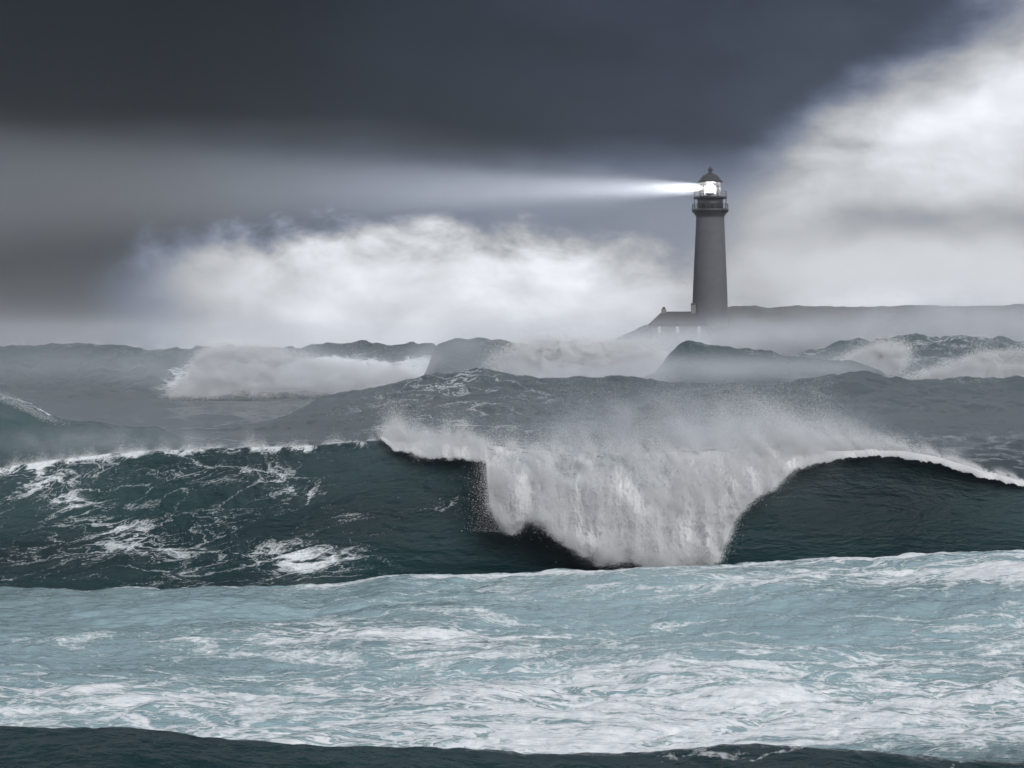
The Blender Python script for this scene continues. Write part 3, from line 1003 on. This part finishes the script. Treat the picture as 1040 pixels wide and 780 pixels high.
def box(name, lo, hi, mat, parent, bev=0.03):
    from mathutils import Matrix
    bm = bmesh.new()
    c = [(a + b) / 2 for a, b in zip(lo, hi)]
    s = [b - a for a, b in zip(lo, hi)]
    bmesh.ops.create_cube(bm, size=1, matrix=Matrix.Translation(c) @ Matrix.Diagonal((*s, 1)))
    if bev:
        bmesh.ops.bevel(bm, geom=bm.edges[:], offset=bev, segments=1, affect='EDGES')
    me = bpy.data.meshes.new(name)
    bm.to_mesh(me)
    bm.free()
    return link_mesh(name, me, mat, parent)


def zpy(py): return H - (py - 352) * S


LX, LY = (721 - 520) * S, D_ISL
zb = 15.0
light = empty("lighthouse", (LX, LY, zb), "tall tapering grey lighthouse with lit lantern and dark domed top", "lighthouse")
C = (LX, LY, 0)


def rad(pxs): return pxs * S / 2


lathe("tower", [(rad(38.5), zb - 2), (rad(37), zb + 1.2), (rad(36.3), zb + 1.25), (rad(35.2), zpy(300)), (rad(30.4), zpy(245)), (rad(28.4), zpy(222)), (rad(28.3), zpy(219.5))],
      M_TOWER, light, C, 64)
lathe("gallery", [(rad(28), zpy(223)), (rad(29), zpy(220)), (rad(32), zpy(217.5)), (rad(37), zpy(215)), (rad(37.4), zpy(214.6)), (rad(37.4), zpy(212.8)), (rad(27), zpy(212.6))],
      M_IRON, light, C, 48, smooth_=False)
lathe("watch_room", [(rad(26.2), zpy(213)), (rad(26.2), zpy(208)), (rad(26.6), zpy(207.6)), (rad(26.6), zpy(206.8)), (rad(26), zpy(206.4)), (rad(25.6), zpy(202))],
      M_IRON, light, C, 32)
lathe("upper_gallery", [(rad(27), zpy(202.6)), (rad(34), zpy(201.8)), (rad(34), zpy(200.4)), (rad(24), zpy(200.2))], M_IRON, light, C, 48, smooth_=False)
# railings: each post and rail of real bar
for zlo, zhi, rr, n, nm in ((zpy(200.4), zpy(195.0), rad(33.2), 20, "railing"), (zpy(212.8), zpy(207.6), rad(36), 24, "railing")):
    seg = []
    ring = [(LX + rr * math.cos(2 * math.pi * i / n + 0.13), LY + rr * math.sin(2 * math.pi * i / n + 0.13)) for i in range(n)]
    for i, (a, b) in enumerate(ring):
        seg.append(((a, b, zlo), (a, b, zhi), 0.055))
        c, d = ring[(i + 1) % n]
        for f in (1.0, 0.5):
            zz = zlo + (zhi - zlo) * f
            seg.append(((a, b, zz), (c, d, zz), 0.05 if f == 1 else 0.03))
    bars(nm, seg, M_IRON, light)
# struts carrying the upper gallery
for i in range(12):
    an = 2 * math.pi * i / 12 + 0.2
    bars("gallery_strut", [((LX + rad(33) * math.cos(an), LY + rad(33) * math.sin(an), zpy(212.8)), (LX + rad(33) * math.cos(an), LY + rad(33) * math.sin(an), zpy(201.5)), 0.06)],
         M_IRON, light)
# lantern: glazing bars and panes
zl, zh = zpy(200.2), zpy(185.6)
rl = rad(21.5)
seg = []
n = 10
ring = [(LX + rl * math.cos(2 * math.pi * i / n + 0.25), LY + rl * math.sin(2 * math.pi * i / n + 0.25)) for i in range(n)]
for i, (a, b) in enumerate(ring):
    c, d = ring[(i + 1) % n]
    seg.append(((a, b, zl), (a, b, zh), 0.085))
    for f in (0.02, 0.36, 0.68, 0.98):
        zz = zl + (zh - zl) * f
        seg.append(((a, b, zz), (c, d, zz), 0.07))
lan = bars("lantern_frame", seg, M_IRON, light)
bm = bmesh.new()
for i, (a, b) in enumerate(ring):
    c, d = ring[(i + 1) % n]
    bm.faces.new([bm.verts.new(p) for p in ((a, b, zl), (c, d, zl), (c, d, zh), (a, b, zh))])
me = bpy.data.meshes.new("lantern_glazing")
bm.to_mesh(me)
bm.free()
link_mesh("lantern_glazing", me, M_GLASS, lan)
dome = lathe("dome", [(rad(22), zpy(185.8)), (rad(25.4), zpy(185.4)), (rad(25.6), zpy(184.4)), (rad(22.5), zpy(183.6)), (rad(19.5), zpy(181.2)), (rad(15.5), zpy(178.8)),
                      (rad(9), zpy(176.8)), (rad(4.4), zpy(176.0)), (rad(3.6), zpy(175.0))], M_IRON, light, C, 32)
lathe("ball_finial", [(rad(3.0), zpy(175.6)), (rad(3.0), zpy(174.6)), (rad(4.6), zpy(173.8)), (rad(5.2), zpy(172.6)), (rad(4.4), zpy(171.4)), (rad(2.2), zpy(170.6)), (rad(0.9), zpy(170.2)),
                      (rad(0.5), zpy(167.4))], M_IRON, dome, C, 20)
lathe("lamp_pedestal", [(rad(6), zpy(200.2)), (rad(6), zpy(196.5)), (rad(8), zpy(196.2)), (rad(8), zpy(195.8))], M_IRON, light, C, 20)
lathe("lamp_lens", [(rad(3), zpy(195.8)), (rad(7), zpy(194.8)), (rad(8.4), zpy(192)), (rad(7), zpy(189)), (rad(3), zpy(187.6))], M_LAMP, light, C, 24)

# the lamp's own light: a beam thrown to the left, and the glare round the lantern
sp = bpy.data.lights.new("lighthouse_beam", 'SPOT')
sp.energy = 1.6e8
sp.spot_size = R(13.0)
sp.spot_blend = 1.0
sp.shadow_soft_size = 2.0
sp.color = (1.0, 0.99, 0.97)
so = bpy.data.objects.new("lighthouse_beam", sp)
so.location = (LX - 2.0, LY, zpy(191.5))
so.rotation_euler = (R(90), 0, R(90))
col.objects.link(so)
sp2 = bpy.data.lights.new("lamp_glare", 'SPOT')
sp2.energy = 1.3e7
sp2.spot_size = R(32)
sp2.spot_blend = 1.0
sp2.shadow_soft_size = 1.0
po = bpy.data.objects.new("lamp_glare", sp2)
po.location = (LX - 2.95, LY, zpy(191.5))
po.rotation_euler = (R(90), 0, R(90))
col.objects.link(po)

# ------------------------------------------------------------------ keeper's house
HY0, HY1 = 502.5, 508.5
SH = HY0 / FPX


def hx(pxx): return (pxx - 520) * SH


def hz(py): return H - (py - 352) * SH


house = empty("keeper_house", (hx(688), 505.5, hz(343)), "low stone keeper's house with dark slate roof beside the lighthouse tower", "house")
box("wall", (hx(662), HY0, hz(347)), (hx(717), HY1, hz(328.6)), M_STONE, house, 0.02)
bm = bmesh.new()
e0, e1, ze, zr = hx(659.6), hx(719.5), hz(329.4), hz(316.2)
r0, r1 = hx(673.5), hx(706)
ym = (HY0 + HY1) / 2
vs = [bm.verts.new(p) for p in ((e0, HY0 - .45, ze), (e1, HY0 - .45, ze), (e1, HY1 + .45, ze), (e0, HY1 + .45, ze), (r0, ym, zr), (r1, ym, zr),
                                (e0, HY0 - .45, ze - .18), (e1, HY0 - .45, ze - .18), (e1, HY1 + .45, ze - .18), (e0, HY1 + .45, ze - .18))]
for f in ((0, 1, 5, 4), (1, 2, 5), (2, 3, 4, 5), (3, 0, 4), (6, 7, 1, 0), (7, 8, 2, 1), (8, 9, 3, 2), (9, 6, 0, 3), (9, 8, 7, 6)):
    bm.faces.new([vs[i] for i in f])
me = bpy.data.meshes.new("roof")
bm.to_mesh(me)
bm.free()
roof = link_mesh("roof", me, M_SLATE, house)
for (a, b, top, potw) in ((672.6, 677.4, 313.6, 3.2), (702.8, 707.4, 309.6, 5.4)):
    ch = box("chimney", (hx(a), ym - 0.6, hz(318.5)), (hx(b), ym + 0.6, hz(top)), M_STONE, roof, 0.03)
    cx = (hx(a) + hx(b)) / 2
    lathe("chimney_pot", [(potw * SH * .42, hz(top) - .02), (potw * SH * .5, hz(top - 0.8)), (potw * SH * .42, hz(top - 1.7)), (potw * SH * .3, hz(top - 2.0))], M_SLATE, ch, (cx, ym, 0), 14)
for wx_ in (669.6, 688.0, 710.0):
    fr_ = box("window", (hx(wx_ - 1.6), HY0 - 0.10, hz(338.6)), (hx(wx_ + 1.6), HY0 - 0.003, hz(331.6)), M_WHITE, house, 0.01)
    seg = [box("pane", (hx(wx_ - 1.2), HY0 - 0.115, hz(338.0)), (hx(wx_ + 1.2), HY0 - 0.104, hz(332.2)), M_WHITE, fr_, 0)]

# ------------------------------------------------------------------ air: haze and drifting mist


def volume_mat(name, build):
    m, nt, out = new_mat(name)
    v = nt.nodes.new('ShaderNodeVolumePrincipled')
    v.inputs['Color'].default_value = (0.90, 0.935, 1.0, 1)
    v.inputs['Anisotropy'].default_value = -0.3
    d = build(nt)
    if isinstance(d, E):
        nt.links.new(d.v, v.inputs['Density'])
    else:
        v.inputs['Density'].default_value = d
    nt.links.new(v.outputs[0], out.inputs['Volume'])
    return m


box("haze", (-5400, -40, -12), (5400, 5600, 72), volume_mat("haze_air", lambda nt: HAZE_DENSITY), None, 0)
tag(bpy.data.objects["haze"], "thin pale sea haze filling the air", "haze", kind="stuff")


def blob_mist(name, label, lo, hi, blobs, fine, rate, scale, parent=None):
    """A drifting body of mist: soft lobes (centre, radii, density) broken up by turbulence."""
    def dens(nt):
        g = nt.nodes.new('ShaderNodeNewGeometry')
        x, y, z = sep(g.outputs['Position'])
        n = noise(comb(x * 0.8, y * 0.6, z * 1.1), scale, 3, 0.6, 0.4)
        tot = None
        for (c, r, a) in blobs:
            e = ((x - c[0]) / r[0]).pow(2.0) + ((y - c[1]) / r[1]).pow(2.0) + ((z - c[2]) / r[2]).pow(2.0)
            t = (-e).exp() * a
            tot = t if tot is None else tot + t
        ew = 1.0
        return tot * ((n - 0.5 + fine) / 0.28).clamp()
    m = volume_mat(name + "_air", dens)
    m.cycles.volume_step_rate = rate
    o = box(name, lo, hi, m, parent, 0)
    o['kind'] = 'stuff'
    if label:
        o['label'] = label
    return o


def bl(px, py, d, rx, ry, rz, a):
    """lobe centred where the picture shows it; radii rx, rz in picture units, ry in metres"""
    x, y, z = at(px, py, d)
    k = d / FPX
    return ((float(x), float(y), float(z)), (rx * k, ry, rz * k), a)


blob_mist("mist", "white spray mist drifting over the far waves and round the foot of the lighthouse",
          (-130, 322, -1), (175, 500, 34),
          [bl(664, 374, 338, 24, 5, 15, 0.09), bl(470, 350, 384, 30, 5, 12, 0.06), bl(100, 366, 395, 170, 20, 22, 0.010), bl(500, 372, 350, 500, 22, 18, 0.010), bl(300, 340, 470, 320, 20, 16, 0.020), bl(765, 340, 470, 60, 18, 14, 0.06), bl(690, 348, 470, 60, 18, 9, 0.05), bl(860, 340, 470, 110, 18, 14, 0.050), bl(1000, 332, 470, 130, 18, 22, 0.120),
           bl(590, 352, 420, 95, 18, 20, 0.060), bl(520, 345, 425, 50, 14, 16, 0.04), bl(650, 356, 430, 50, 14, 14, 0.05),
           bl(270, 372, 408, 85, 10, 20, 0.05), bl(360, 384, 405, 70, 9, 13, 0.05), bl(240, 348, 420, 60, 10, 12, 0.03),
           bl(740, 376, 338, 110, 6, 12, 0.10), bl(900, 374, 342, 110, 6, 9, 0.05), bl(432, 366, 386, 18, 5, 14, 0.07), bl(600, 378, 345, 80, 6, 8, 0.07), bl(560, 372, 386, 70, 6, 10, 0.05), bl(885, 364, 404, 32, 8, 13, 0.06), bl(1000, 372, 400, 75, 8, 13, 0.07), bl(1010, 345, 420, 80, 12, 14, 0.03)],
          0.17, 0.9, 0.05)
blob_mist("spray_mist", None, (-34, 100, 0.5), (30, 130, 14),
          [bl(640, 500, 104.4, 85, 1.4, 44, 0.13), bl(750, 450, 109, 75, 4, 32, 0.22),
           bl(640, 440, 112, 100, 5, 26, 0.08), bl(430, 448, 109, 35, 3, 16, 0.16), bl(850, 445, 111, 60, 4, 18, 0.10), bl(700, 420, 114, 110, 5, 26, 0.05), bl(560, 470, 106, 50, 2, 26, 0.15), bl(130, 450, 118, 190, 5, 13, 0.06), bl(930, 455, 112, 60, 3, 12, 0.06)],
          0.10, 0.3, 0.55, big)

blob_mist("mist", "mist added to spread the lamp glow round the lit lantern of the lighthouse", (LX - 20, LY - 14, zpy(232)), (LX + 14, LY + 10, zpy(152)),
          [((LX - 2.5, LY - 2.0, zpy(191.5)), (8.0, 6.0, 5.5), 0.00012)], 0.5, 0.6, 0.1)  # added mist volume, put in to give the lamp a halo

blob_mist("mist", "thin grey veil of spray lying over the middle sea behind the big breaker", (-110, 150, 0), (110, 318, 16),
          [((0.0, 250.0, 3.0), (400.0, 52.0, 7.0), 0.0020)], 0.45, 2.0, 0.03)
